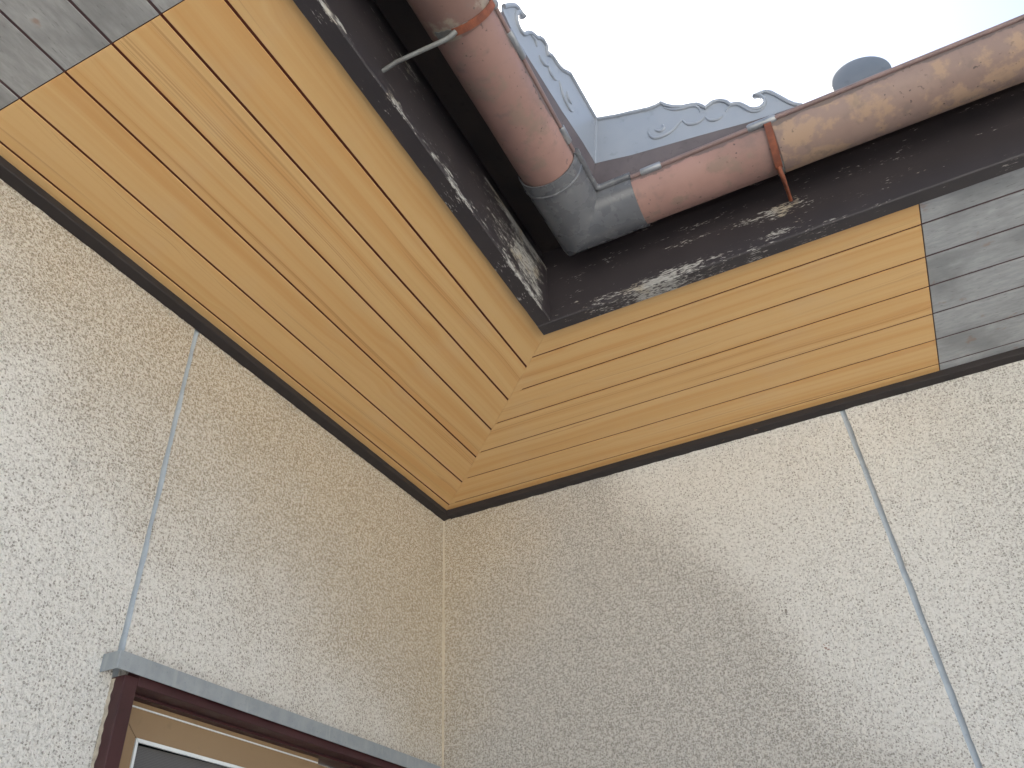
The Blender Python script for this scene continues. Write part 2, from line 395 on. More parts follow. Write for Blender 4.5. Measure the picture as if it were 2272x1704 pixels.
def tube(path, r, n=10, cap=True, flat=None):
    """round (or flattened: flat=(w,t,upvector)) sweep along a polyline"""
    path = [Vector(p) for p in path]; V, F = [], []; prev = None
    for i, p in enumerate(path):
        if i == 0: t = path[1]-p
        elif i == len(path)-1: t = p-path[i-1]
        else: t = (path[i+1]-p).normalized() + (p-path[i-1]).normalized()
        t.normalize()
        if prev is None:
            ref = Vector((0, 0, 1)) if abs(t.z) < 0.9 else Vector((1, 0, 0))
            a = t.cross(ref).normalized()
        else:
            a = prev - t*prev.dot(t); a.normalize()
        prev = a; b = t.cross(a)
        k = 1.0
        if 0 < i < len(path)-1:
            c = (path[i+1]-p).normalized().dot((p-path[i-1]).normalized()); k = 1/math.sqrt(max(0.3, (1+c)/2))
        rr = r[i] if isinstance(r, (list, tuple)) else r
        for j in range(n):
            an = 2*math.pi*j/n
            V.append(tuple(p + (a*math.cos(an)*k + b*math.sin(an))*rr))
    for i in range(len(path)-1):
        for j in range(n):
            F.append((i*n+j, i*n+(j+1) % n, (i+1)*n+(j+1) % n, (i+1)*n+j))
    if cap:
        F.append(tuple(range(n))[::-1]); k = (len(path)-1)*n; F.append(tuple(range(k, k+n)))
    return V, F

# ------------------------------------------------------------------ ground
S = 120
mk('ground', [(-S,-S,-Z0),(S,-S,-Z0),(S,S,-Z0),(-S,S,-Z0)], [(0,1,2,3)], M_GROUND, kind='structure', label='pale concrete ground around the house', origin=(0,0,-Z0))

# ------------------------------------------------------------------ walls
JL, JR = -0.9518, 1.0935          # vertical joints
WY0, WY1, WZ0, WZ1 = -0.957, -0.066, -1.75, -0.6865      # window opening in the left wall
TOPW = 0.20
def wavy(p0, p1, n, amp, seed):
    """points between two ends with a slightly uneven line (second coord = vertical)"""
    out = []
    for i in range(n+1):
        t = i/n; a = p0[0]+(p1[0]-p0[0])*t; b = p0[1]+(p1[1]-p0[1])*t
        d = (mnoise.noise(Vector((t*n*0.21, seed, 0))) + 0.6*mnoise.noise(Vector((t*n*0.83, seed, 3))))*amp
        if i in (0, n): d = 0
        out.append((a + d, b))
    return out
wl = empty('stucco_wall', (0, -1.8, -Z0), 'cream stucco wall on the left, with the metal-capped window in it', 'wall')
g = 0.0060
# field left of the joint, edge of the coat uneven along the joint
edge = wavy((JL-g, -Z0), (JL-g, TOPW), 260, 0.0016, 1.3)
mk('wall_panel', *prism([(-4.5, -Z0)] + edge + [(-4.5, TOPW)], -0.14, 0.0, 'x'), M_ST_L, wl)
edge2 = wavy((JL+g, TOPW), (JL+g, WZ1), 90, 0.0016, 7.7)
mk('wall_panel', *join(
    prism(edge2 + [(0.0, WZ1), (0.0, TOPW)], -0.14, 0.0, 'x'),
    box((-0.14, WY1, -Z0), (0.0, 0.0, WZ1)),
    box((-0.14, JL+g, -Z0), (0.0, WY1, WZ0))), M_ST_L, wl)
sj = []
for i in range(141):
    z = -Z0 + (TOPW+Z0)*i/140; w = 0.0070 + 0.0005*mnoise.noise(Vector((z*9, 2, 0)))
    sj.append((z, w))
V = []; F = []
for z, w in sj:
    for k in (-1, -0.45, 0.1, 0.55, 1):
        V.append((-0.0022 - 0.0022*(1-k*k) + 0.0004*mnoise.noise(Vector((z*14, k, 0))), JL + k*w, z))
for i in range(140):
    for j in range(4): F.append((i*5+j, i*5+j+1, i*5+j+6, i*5+j+5))
mk('sealant_joint', V, F, M_SEAL, wl, smooth=True, label='blue-grey sealant strip running down the left wall')
# cream line of render in the inside corner
V = []; F = []
for i in range(101):
    z = -Z0 + (Z0-0.02)*i/100; w = 0.0044 + 0.0022*mnoise.noise(Vector((z*7, 0, 4)))
    V += [(0.0004, -w*1.25, z), (0.0030, -0.0030, z), (w, -0.0004, z)]
for i in range(100):
    F += [(i*3, i*3+1, i*3+4, i*3+3), (i*3+1, i*3+2, i*3+5, i*3+4)]
mk('corner_render', V, F, M_CORNER, wl, smooth=True)

wr = empty('stucco_wall', (2.0, 0, -Z0), 'stained off-white stucco wall on the right, crossed by one slanting grey joint', 'wall')
def JRX(z): return 1.0862 + 0.0295*(-z)            # this joint is not quite plumb
def wavyR(sgn, seed, rev):
    pts = []
    for i in range(261):
        z = -Z0 + (TOPW+Z0)*i/260
        d = (mnoise.noise(Vector((z*20, seed, 0))) + 0.6*mnoise.noise(Vector((z*75, seed, 3))))*0.0016
        pts.append((JRX(z) + sgn*g + d, z))
    return pts[::-1] if rev else pts
mk('wall_panel', *prism([(-0.14, -Z0)] + wavyR(-1, 2.2, False) + [(-0.14, TOPW)], 0.0, 0.14, 'y'), M_ST_R, wr)
mk('wall_panel', *prism([(4.5, -Z0), (4.5, TOPW)] + wavyR(1, 5.1, True), 0.0, 0.14, 'y'), M_ST_R, wr)
V = []; F = []
for z, w in sj:
    for k in (-1, -0.45, 0.1, 0.55, 1):
        V.append((JRX(z) + k*w, 0.0022 + 0.0022*(1-k*k) + 0.0004*mnoise.noise(Vector((z*14, k, 5))), z))
for i in range(140):
    for j in range(4): F.append((i*5+j, i*5+j+1, i*5+j+6, i*5+j+5))
mk('sealant_joint', V, F, M_SEAL, wr, smooth=True, label='blue-grey sealant strip running down the right wall')

# ------------------------------------------------------------------ soffit boards
GL = [0.0, 0.0436, 0.136, 0.228, 0.320, 0.411, 0.501, 0.602]      # groove lines, from the wall out
GR = [0.0, 0.0495, 0.1475, 0.244, 0.339, 0.432, 0.526, 0.612]
YL, XR = -1.4562, 1.3090            # where the new boards stop
gw = 0.0027
PT = 0.0018                          # board thickness, groove depth
def miter(x): return -(0.0015 + 1.0*x) if x > 0 else 0.0
snl = empty('soffit', (0.3, -0.7, 0), 'new honey-coloured wood soffit above the left wall', 'soffit', 'new wood soffits')
snr = empty('soffit', (0.7, -0.3, 0), 'new honey-coloured wood soffit above the right wall', 'soffit', 'new wood soffits')
sol = empty('soffit', (0.3, -2.8, 0), 'weathered dark grey board soffit at the upper left', 'soffit', 'old grey soffits')
sor = empty('soffit', (2.8, -0.3, 0), 'weathered grey board soffit at the far right, coloured paler for the haze', 'soffit', 'old grey soffits')
for i in range(7):
    a, b = GL[i] + (gw if i else 0), GL[i+1] - (gw if i < 6 else 0)
    dz = random.uniform(-0.0002, 0.0002)
    mk('plank', *prism([(a, YL), (b, YL), (b, -b-0.0002), (a, -a-0.0002)], 0.0+dz, PT, 'z'), M_WOOD, snl,
       rz=math.pi/2, bevel=0.0003)
    mk('plank', *prism([(a, -4.5), (b, -4.5), (b, YL-0.0016), (a, YL-0.0016)], 0.0003+dz, PT, 'z'), M_GREY_L, sol,
       rz=math.pi/2, bevel=0.0003)
    a, b = GR[i] + (gw if i else 0), GR[i+1] - (gw if i < 6 else 0)
    # the grooves of the right-hand boards stop short of the mitre
    nt = {1: 0.013, 2: 0.008, 3: 0.004, 4: 0.004, 5: 0.022, 6: 0.0}.get(i+1, 0.0)
    na = {1: 0.013, 2: 0.008, 3: 0.004, 4: 0.004, 5: 0.022, 6: 0.0}.get(i, 0.0)
    m0 = 0.0002
    poly = [(XR, -a), (XR, -b)]
    if nt > 0:
        be = GR[i+1]
        poly += [(b + nt, -b), (b + nt, -be), (be + m0, -be)]
    else: poly += [(b + m0, -b)]
    if na > 0:
        ae = GR[i] + 0.0003
        poly += [(ae + m0, -ae), (a + na, -ae), (a + na, -a)]
    else: poly += [(a + m0, -a)]
    mk('plank', *prism(poly, dz, PT, 'z'), M_WOOD, snr, bevel=0.0)
    mk('plank', *prism([(XR+0.0022, -a), (4.5, -a), (4.5, -b), (XR+0.0022, -b)], 0.0004+dz, PT, 'z'), M_GREY_R, sor, bevel=0.0003)
Z1, Z2 = PT + 0.0004, PT + 0.006
mk('groove_backing', *prism([(0, YL), (0.602, YL), (0.602, -0.602), (0, 0)], Z1, Z2, 'z'), M_GROOVE, snl)
mk('groove_backing', *prism([(0, -4.5), (0.602, -4.5), (0.602, YL-0.0005), (0, YL-0.0005)], Z1, Z2, 'z'), M_GROOVE2, sol)
mk('groove_backing', *prism([(XR, 0), (0.0005, 0), (0.612, -0.612), (XR, -0.612)], Z1, Z2, 'z'), M_GROOVE, snr)
mk('groove_backing', *prism([(XR+0.0005, 0), (4.5, 0), (4.5, -0.612), (XR+0.0005, -0.612)], Z1, Z2, 'z'), M_GROOVE2, sor)

# ------------------------------------------------------------------ dark battens between soffit and wall
def batten(along, s0, s1, seed, lab):
    """a square batten under the soffit; its wall-side lower edge is a little ragged"""
    n = 300; V = []; F = []
    for i in range(n+1):
        s = s0 + (s1-s0)*i/n
        e = 0.0016*mnoise.noise(Vector((s*38, seed, 0))) + 0.0012*mnoise.noise(Vector((s*140, seed, 1)))
        o = 0.0004*mnoise.noise(Vector((s*30, seed, 5)))
        prof = [(0.0005, 0.0000), (0.0225+o, 0.0000), (0.0232+o, -0.0012), (0.0232+o, -0.0135), (0.0218+o, -0.0152), (0.0005, -0.0185+e)]
        for d, z in prof:
            V.append((d, s, z-0.0002) if along == 'y' else (s, -d, z-0.0002))
    k = 6
    for i in range(n):
        for j in range(k): F.append((i*k+j, i*k+(j+1) % k, (i+1)*k+(j+1) % k, (i+1)*k+j))
    F.append(tuple(range(k))); F.append(tuple(range(n*k, n*k+k)))
    return mk('trim_batten', V, F, M_TRIM, rz=math.pi/2 if along == 'y' else 0, label=lab, cat='trim', group='battens where soffit meets wall')
batten('y', -4.5, -0.0002, 1.0, 'dark brown batten along the top of the left wall')
batten('x', 0.0240, 4.5, 9.0, 'dark brown batten along the top of the right wall')

# ------------------------------------------------------------------ fascia boards
def fascia(name, along, s0, s1, d0, d1, z0, z1, mat, parent, seed, origin, jag=0.0):
    n = 240; V = []; F = []
    for i in range(n+1):
        s = s0 + (s1-s0)*i/n
        e = jag*(mnoise.noise(Vector((s*24, seed, 0))) + 0.7*mnoise.noise(Vector((s*90, seed, 2))))
        e2 = jag*0.6*mnoise.noise(Vector((s*33, seed, 6)))
        for d, z in ((d0 + e2, z0 + 0.0008), (d0 + 0.001 + e2, z0), (d1 - 0.0022 + e*0.8, z0 + e2*0.3), (d1 + e*0.25, z0 + 0.0024 + e*0.6), (d1, z1 - 0.001), (d1-0.001, z1), (d0, z1)):
            V.append((d, s, z) if along == 'y' else (s, -d, z))
    k = 7
    for i in range(n):
        for j in range(k): F.append((i*k+j, i*k+(j+1) % k, (i+1)*k+(j+1) % k, (i+1)*k+j))
    F.append(tuple(range(k))); F.append(tuple(range(n*k, n*k+k)))
    return mk(name, V, F, mat, parent, origin=origin, rz=math.pi/2 if along == 'y' else 0.0)
# local x of the left boards runs towards the corner, local y towards the wall side after the turn
fl = empty('fascia', (0.601, -2.4, -0.012), 'dark brown fascia boards on the left with a bleached, peeling end', 'fascia', 'flaking fascia boards')
fr = empty('fascia', (2.4, -0.61, -0.012), 'dark brown fascia boards on the right, paint flaking in grey streaks', 'fascia', 'flaking fascia boards')
M_FAS_L  # left board's outer face is at local y = -0.016 once turned; see material
fascia('lower_board', 'y', -4.5, -0.6278, 0.5845, 0.6165, -0.0115, 0.138, M_FAS_L, fl, 3.0, (0.6005, -0.6278, -0.0115), 0.0012)
fascia('lower_board', 'x', 0.5850, 4.5, 0.5955, 0.6275, -0.0130, 0.138, M_FAS_R, fr, 8.0, (0.5850, -0.6115, -0.0130), 0.0007)
fascia('upper_board', 'y', -4.5, -0.6170, 0.5800, 0.6050, 0.1400, 0.199, M_FAS_U, fl, 5.0, (0.59, -0.61, 0.14))
fascia('upper_board', 'x', 0.5800, 4.5, 0.5900, 0.6150, 0.1400, 0.196, M_FAS_U, fr, 6.0, (0.58, -0.60, 0.14))

# ------------------------------------------------------------------ roof with its eave tiles
EX = 0.752; ZE = 0.146; SL = 0.35                      # deck edge, underside height there, pitch
def zr(d): return ZE + SL*(EX - d)
roof_l = empty('roof', (0.4, -2.4, ZE), 'tiled roof slope over the left wing', 'roof', 'roof slopes')
roof_r = empty('roof', (2.4, -0.4, ZE), 'tiled roof slope over the right wing', 'roof', 'roof slopes')
B = -3.2
def slab(side, z0, z1, e):
    if side == 'l': P = [(e, -4.6), (e, -e), (B, -B), (B, -4.6)]
    else: P = [(4.6, -e), (e, -e), (B, -B), (4.6, -B)]
    V = []
    for dz in (z0, z1):
        for x, y in P: V.append((x, y, zr(x if side == 'l' else -y) + dz))
    return V, [(0,1,2,3), (7,6,5,4)] + [(i, (i+1) % 4, 4+(i+1) % 4, 4+i) for i in range(4)]
mk('deck', *slab('l', 0.0, 0.014, EX), M_DECK, roof_l)
mk('deck', *slab('r', 0.0, 0.014, EX), M_DECK, roof_r)
PITCH = 0.335; X0 = 1.2815
def tile_field(side):
    """wavy courses of tiles above the deck"""
    V, F = [], []; rows = 14; cols = 320
    for rr in range(rows):
        d1 = 0.742 - rr*0.24; d0 = d1 - 0.26
        for e, (d, lift) in enumerate(((d1, 0.012), (d1, 0.022), (d0, 0.012))):
            smin = max(d, -3.1) + 0.02
            for c in range(cols+1):
                s = smin + (4.6 - smin)*c/cols
                w = (s - X0 + PITCH*8.5) % PITCH - PITCH/2; w = 0.032*math.exp(-(w/0.024)**2)
                z = zr(d) + lift + (w if e else 0)
                V.append((d, -s, z) if side == 'l' else (s, -d, z))
        k = rr*3*(cols+1)
        for e in range(2):
            for c in range(cols):
                a = k + e*(cols+1) + c; F.append((a, a+1, a+cols+2, a+cols+1))
    return V, F
mk('tile_courses', *tile_field('l'), M_TILE, roof_l, smooth=True)
mk('tile_courses', *tile_field('r'), M_TILE, roof_r, smooth=True)
def eave_tile(side, s):
    """round-faced front tile: disc, roll behind it, and a hanging lip beside it"""
    dz = 0.167; R = 0.0495; yf = 0.760; n = 40
    V, F = [], []
    rings = [(yf+0.0060, R*0.35), (yf+0.0045, R*0.65), (yf+0.0015, R*0.9), (yf-0.0002, R*0.985), (yf-0.0015, R), (yf-0.016, R), (yf-0.016, R*0.9), (yf-0.26, R*0.9)]
    V.append((0, yf+0.0065, dz))
    for d, r in rings:
        for j in range(n):
            a = 2*math.pi*j/n; V.append((r*math.cos(a), d, dz + r*math.sin(a) + (SL*(yf-d) if d < yf-0.02 else 0)))
    V = [v if v[1] > yf-0.01 else (v[0], v[1], max(v[2], zr(v[1]) + 0.010)) for v in V]
    for j in range(n): F.append((0, 1+j, 1+(j+1) % n))
    for i in range(len(rings)-1):
        for j in range(n):
            a = 1+i*n+j; b = 1+i*n+(j+1) % n; F.append((a, b, b+n, a+n))
    k = len(V); m = 12                                   # lip
    for i in range(m+1):
        t = i/m; sx = R*0.8 + t*(PITCH-R*1.6); sag = 0.020*math.sin(math.pi*t)
        for d, z in ((yf-0.012, 0.160-sag*0.5), (yf-0.012, 0.128-sag), (yf-0.022, 0.128-sag), (yf-0.022, 0.160-sag*0.5), ):
            V.append((sx, d, z))
    for i in range(m):
        for j in range(4):
            a = k+i*4+j; b = k+i*4+(j+1) % 4; F.append((a, b, b+4, a+4))
    F += [tuple(range(k, k+4)), tuple(range(k+m*4, k+m*4+4))]
    W = [(s + v[0], -v[1], v[2]) if side == 'r' else (v[1], -(s + v[0]), v[2]) for v in V]
    return W, F
for q in range(-1, 11):
    s = X0 + q*PITCH
    mk('eave_tile', *eave_tile('r', s), M_TILE, roof_r, smooth=True)
    mk('eave_tile', *eave_tile('l', s + 0.06), M_TILE, roof_l, smooth=True)

# ------------------------------------------------------------------ gutters
CG, ZG, RG = 0.736, 0.112, 0.0525
def half(side, s0, s1, R, th=0.002, mit0=False, n=26, dents=0.0):
    """half-round trough along one wing; mit0: the s0 end is cut on the mitre"""
    V, F = [], []; ns = 24
    for i in range(ns+1):
        t = i/ns
        for sh in (R, R-th):
            for j in range(n+1):
                a = math.pi + math.pi*j/n
                d = CG - sh*math.cos(a-math.pi) * -1.0
                d = CG + sh*math.cos(a); z = ZG + sh*math.sin(a)
                a0 = d if mit0 else s0
                s = a0 + (s1 - a0)*t
                if dents:
                    k = dents*mnoise.noise(Vector((s*11, a*1.5, R*50)))
                    d += k*math.cos(a); z += k*math.sin(a)
                V.append((d, -s, z) if side == 'l' else (s, -d, z))
    w = 2*(n+1)
    for i in range(ns):
        for j in range(n):
            a = i*w+j; F.append((a, a+1, a+w+1, a+w))
            a = i*w+(n+1)+j; F.append((a, a+w, a+w+1, a+1))
        for j in (0, n):
            a = i*w+j; b = i*w+(n+1)+j; F.append((a, b, b+w, a+w) if j else (a, a+w, b+w, b))
    for i in (0, ns):
        for j in range(n):
            a = i*w+j; b = i*w+n+1+j; F.append((a, b, b+1, a+1))
    return V, F
def bead(side, s0, s1, r=0.0046, R=RG, n=12):
    d = CG + R + 0.0012
    P = [((d, -s, ZG-0.0005) if side == 'l' else (s, -d, ZG-0.0005)) for s in (s0 + (s1-s0)*i/20 for i in range(21))]
    P = [(p[0], p[1], p[2] + 0.0007*mnoise.noise(Vector((p[0]*6, p[1]*6, 0)))) for p in P]
    return tube(P, r, n)
def rain_gutter(side, s0, s1, R, mat, bmat, lab, dents=0.0008):
    loc = (CG, -(s0+s1)/2, ZG-R) if side == 'l' else ((s0+s1)/2, -CG, ZG-R)
    t = empty('rain_gutter', loc, lab, 'gutter', 'half-round gutter lengths')
    mk('trough', *half(side, s0, s1, R, dents=dents), mat, t, smooth=True)
    mk('bead', *bead(side, s0, s1, R=R), bmat, t, smooth=True)
    return t
rain_gutter('l', 0.868, 1.235, RG, M_GUT_A, M_BEAD, 'faded pink-brown gutter length between the grey corner and the left bracket')
rain_gutter('l', 1.206, 4.5, RG+0.0022, M_GUT_B, M_BEAD, 'grimy brown gutter length above the left bracket, at the top edge')
rain_gutter('r', 0.838, 1.122, RG, M_GUT_A, M_BEAD, 'short faded pink gutter length between grey corner and right bracket')
rain_gutter('r', 1.118, 4.5, RG+0.0022, M_GUT_C, M_BEAD, 'blotched tan gutter length running to the right edge of the picture')

el = empty('gutter_corner', (CG, -CG, ZG-RG-0.004), 'glossy grey corner piece joining the two gutters', 'gutter corner')
RE = RG + 0.0042
mk('trough', *half('l', 0, 0.893, RE, 0.0022, mit0=True), M_ELBOW, el, smooth=True)
mk('trough', *half('r', 0, 0.859, RE, 0.0022, mit0=True), M_ELBOW, el, smooth=True)
def ring(side, s, R, w=0.004):
    P = []
    for j in range(25):
        a = math.pi + math.pi*j/24
        d = CG + R*math.cos(a); z = ZG + R*math.sin(a)
        P.append((d, -s, z) if side == 'l' else (s, -d, z))
    return tube(P, w/2, 8)
mk('joint_ridge', *ring('l', 0.866, RE-0.0004, 0.0050), M_ELBOW, el, smooth=True)
db = CG + RE + 0.001
cr = 0.012
arc = [(db, -0.895, ZG), (db, -0.86, ZG), (db, -(db+cr), ZG)]
for i in range(1, 7):
    a = math.pi/2*i/7
    arc.append((db + cr*(1-math.cos(a)), -(db + cr*(1-math.sin(a))), ZG))
arc += [(db+cr, -db, ZG), (0.845, -db, ZG), (0.861, -db, ZG)]
mk('bead', *tube(arc, 0.0068, 14), M_ELBOW, el, smooth=True)

# bead clips
def clip(side, s0, s1, lab):
    d = CG + RG + 0.0012
    A = 0.0076
    P = [((d, -s, ZG) if side == 'l' else (s, -d, ZG)) for s in (s0, s0+0.002, s1-0.002, s1)]
    return mk('bead_clip', *tube(P, [A*0.86, A, A, A*0.86], 14), M_CLIP, None, smooth=True, label=lab, cat='clip', group='clips on the gutter bead')
clip('r', 0.880, 0.919, 'small grey sleeve on the right gutter rim beside the grey corner')
clip('l', 0.917, 0.953, 'small grey sleeve on the left gutter rim nearest the grey corner')
clip('l', 1.102, 1.153, 'longer grey sleeve on the left gutter rim below the bracket')

# brackets
def strap_points(side, s, a0, a1, R, n=22, drift=0.0):
    P = []
    for j in range(n+1):
        t = j/n; a = a0 + (a1-a0)*t
        d = CG + R*math.cos(a); z = ZG + R*math.sin(a); ss = s + drift*t
        P.append((d, z, ss))
    return P
def strap_mesh(side, pts, w, th):
    V, F = [], []
    n = len(pts)
    for i, (d, z, s) in enumerate(pts):
        p0 = pts[max(0, i-1)]; p1 = pts[min(n-1, i+1)]
        t = Vector((p1[0]-p0[0], p1[1]-p0[1])).normalized(); nr = Vector((t.y, -t.x))
        ww = w[i] if isinstance(w, list) else w
        for sd, k in ((-1, 0), (1, 0), (1, 1), (-1, 1)):
            dd, zz, ssx = d + nr.x*th*k, z + nr.y*th*k, s + sd*ww/2
            V.append((dd, -ssx, zz) if side == 'l' else (ssx, -dd, zz))
    for i in range(n-1):
        for j in range(4):
            a = i*4+j; b = i*4+(j+1) % 4; F.append((a, b, b+4, a+4))
    F += [(0,1,2,3), tuple(range(n*4-4, n*4))]
    return V, F
def bracket(side, s, lab, rod_end, drift):
    bloc = (CG, -s, ZG-RG-0.01) if side == 'l' else (s, -CG, ZG-RG-0.01)
    t = empty('gutter_bracket', bloc, lab, 'bracket', 'gutter brackets')
    R = RG + 0.0052
    pts = strap_points(side, s, 2*math.pi-0.02, math.pi*1.47, R, drift=drift)
    mk('strap', *strap_mesh(side, pts, 0.0125, 0.0016), M_RUST, t)
    e = pts[-1]
    def W(d, z, ss): return (d, -ss, z) if side == 'l' else (ss, -d, z)
    # the strap narrows to a rod that runs back into the fascia
    rod = [W(e[0]+0.004, e[1], e[2]), W(e[0]-0.004, e[1]-0.006, e[2]), W(e[0]-0.012, e[1]-0.010, e[2]+0.001),
           W(*rod_end[0]), W(*rod_end[1])]
    mk('rod', *tube(rod, [0.0042, 0.0042, 0.0038, 0.0034, 0.0034], 10), M_ROD if side == 'l' else M_RUST, t, smooth=True)
    # grip folded over the bead
    d = CG + RG + 0.0012
    P = [W(d, ZG+0.001, ss) for ss in ((s-0.034, s-0.03, s+0.012, s+0.016) if side == 'r' else (s-0.012, s-0.009, s+0.014, s+0.018))]
    mk('bead_grip', *tube(P, [0.0066, 0.0082, 0.0082, 0.0066], 12), M_CLIP, t, smooth=True)
    # loose lead tab between strap and trough
    tab = strap_points(side, s + (0.010 if side == 'l' else -0.001), math.pi*1.62, math.pi*1.30, RG + 0.0042, drift=drift*0.3)
    mk('lead_tab', *strap_mesh(side, tab, [0.012 + 0.005*mnoise.noise(Vector((i*0.5, 1, s))) for i in range(len(tab))], 0.0012), M_ROD, t)
    return t
bracket('l', 1.208, 'gutter bracket at the upper left, rusty strap with a long grey rod', [(0.64, 0.030, 1.232), (0.600, 0.022, 1.231)], 0.012)
bracket('r', 1.112, 'rusty gutter bracket hanging below the right gutter', [(0.645, 0.074, 1.112), (0.610, 0.072, 1.112)], -0.004)

# ------------------------------------------------------------------ scrolled splash guard in the valley
OL = [[-0.8229,0.2725],[-0.8824,0.2705],[-0.9405,0.2685],[-0.948,0.2636],[-0.9638,0.2508],[-0.9807,0.2434],[-0.9984,0.2403],[-1.008,0.2383],[-1.0165,0.2328],[-1.0212,0.2254],[-1.0241,0.2299],[-1.0302,0.2387],[-1.0421,0.239],[-1.0535,0.2316],[-1.0604,0.2225],[-1.0702,0.2175],[-1.0782,0.2128],[-1.0865,0.2037],[-1.0923,0.1927],[-1.0982,0.1852],[-1.1069,0.1821],[-1.1164,0.1842],[-1.1231,0.1887],[-1.1268,0.1969],[-1.1259,0.2054],[-1.1209,0.212],[-1.1152,0.2145],[-1.109,0.2152],[-1.1161,0.2174],[-1.1264,0.2159],[-1.1367,0.2096],[-1.1477,0.1951],[-1.1611,0.1739]]
OLB = [[-1.1591,0.1626],[-1.132,0.1568],[-1.0792,0.156],[-0.9421,0.1645],[-0.8574,0.1733],[-0.8,0.1745]]
OR = [[0.8229,0.2725],[0.8612,0.262],[0.8908,0.2563],[0.9217,0.2493],[0.9396,0.2489],[0.9481,0.2509],[0.9558,0.2416],[0.9674,0.2321],[0.9832,0.2243],[0.998,0.2213],[1.0087,0.2177],[1.0164,0.2102],[1.0217,0.2022],[1.0277,0.2057],[1.0371,0.2091],[1.0496,0.2062],[1.059,0.199],[1.0647,0.1885],[1.071,0.1878],[1.0793,0.1841],[1.0862,0.1754],[1.0927,0.1656],[1.1005,0.1608],[1.109,0.1589],[1.1172,0.1623],[1.1208,0.1688],[1.1207,0.1766],[1.1167,0.1838],[1.1078,0.1876],[1.1155,0.1892],[1.1278,0.1877],[1.1352,0.182],[1.1454,0.1669],[1.1565,0.1497],[1.1643,0.14],[1.1744,0.1326]]
ORB = [[1.1693,0.1329],[1.1309,0.1341],[1.0816,0.1378],[1.0028,0.1476],[0.8705,0.1619],[0.8,0.1745]]
SLs = [[[-0.9706,0.2147],[-0.9619,0.2058],[-0.9488,0.1964],[-0.9307,0.1923],[-0.9182,0.1938],[-0.9095,0.2017]],[[-0.9402,0.2192],[-0.9369,0.2121],[-0.9288,0.209],[-0.9184,0.2108]],[[-1.0119,0.207],[-1.0069,0.1996],[-0.9966,0.1983],[-0.987,0.2],[-0.9787,0.2068]],[[-1.0445,0.1948],[-1.038,0.1921],[-1.0268,0.1935],[-1.0157,0.2025],[-1.0115,0.2154]],[[-1.0036,0.2369],[-0.9875,0.2382],[-0.9686,0.2452],[-0.951,0.2588]],[[-1.0762,0.2061],[-1.064,0.2093],[-1.0547,0.2035]]]
SRs = [[[0.9122,0.1978],[0.9136,0.1863],[0.9215,0.1777],[0.9367,0.1758],[0.9532,0.1795],[0.9669,0.1885],[0.9762,0.1949]],[[0.9248,0.1966],[0.9294,0.1908],[0.9358,0.1889],[0.9412,0.1936],[0.9406,0.2012]],[[0.977,0.1944],[0.9813,0.184],[0.9893,0.1777],[1.0004,0.1759],[1.0107,0.1793],[1.0165,0.1836]],[[1.0162,0.1825],[1.0221,0.1718],[1.0304,0.1678],[1.0397,0.1675],[1.0463,0.1714]],[[1.0532,0.1764],[1.0606,0.1834],[1.0699,0.1835],[1.078,0.1795],[1.0848,0.1702],[1.0912,0.16],[1.0987,0.1539],[1.1091,0.1523],[1.1195,0.1576]],[[0.9507,0.2367],[0.9639,0.2252],[0.9781,0.2194],[0.995,0.2171],[1.0056,0.2131],[1.0111,0.2043],[1.011,0.1959]]]
og = empty('splash_guard', (0.815, -0.815, 0.105), 'flare-tinted blue-grey scrolled splash guard standing in the roof valley above the gutter corner', 'splash guard')
TH = 0.004
def wing(side, s, z, off=0.0):
    """point on a wing; the wings open slightly wider than a right angle"""
    # ... and lean out a little towards the top
    k, le = 0.035, 0.22
    base = 0.800 + le*(z - 0.165)
    if side == 'l': return (base + k*(s + 0.800) + off, s - off*k, z)
    return (s + off*k, -base + k*(s - 0.800) - off, z)
def dense(P, n=3):
    """Catmull-Rom smoothing of a traced line"""
    out = []
    for i in range(len(P)-1):
        p0, p1, p2, p3 = P[max(0, i-1)], P[i], P[i+1], P[min(len(P)-1, i+2)]
        for k in range(n):
            t = k/n
            out.append(tuple(0.5*((2*p1[c]) + (-p0[c]+p2[c])*t + (2*p0[c]-5*p1[c]+4*p2[c]-p3[c])*t*t + (-p0[c]+3*p1[c]-3*p2[c]+p3[c])*t**3) for c in (0, 1)))
    return out + [tuple(P[-1])]
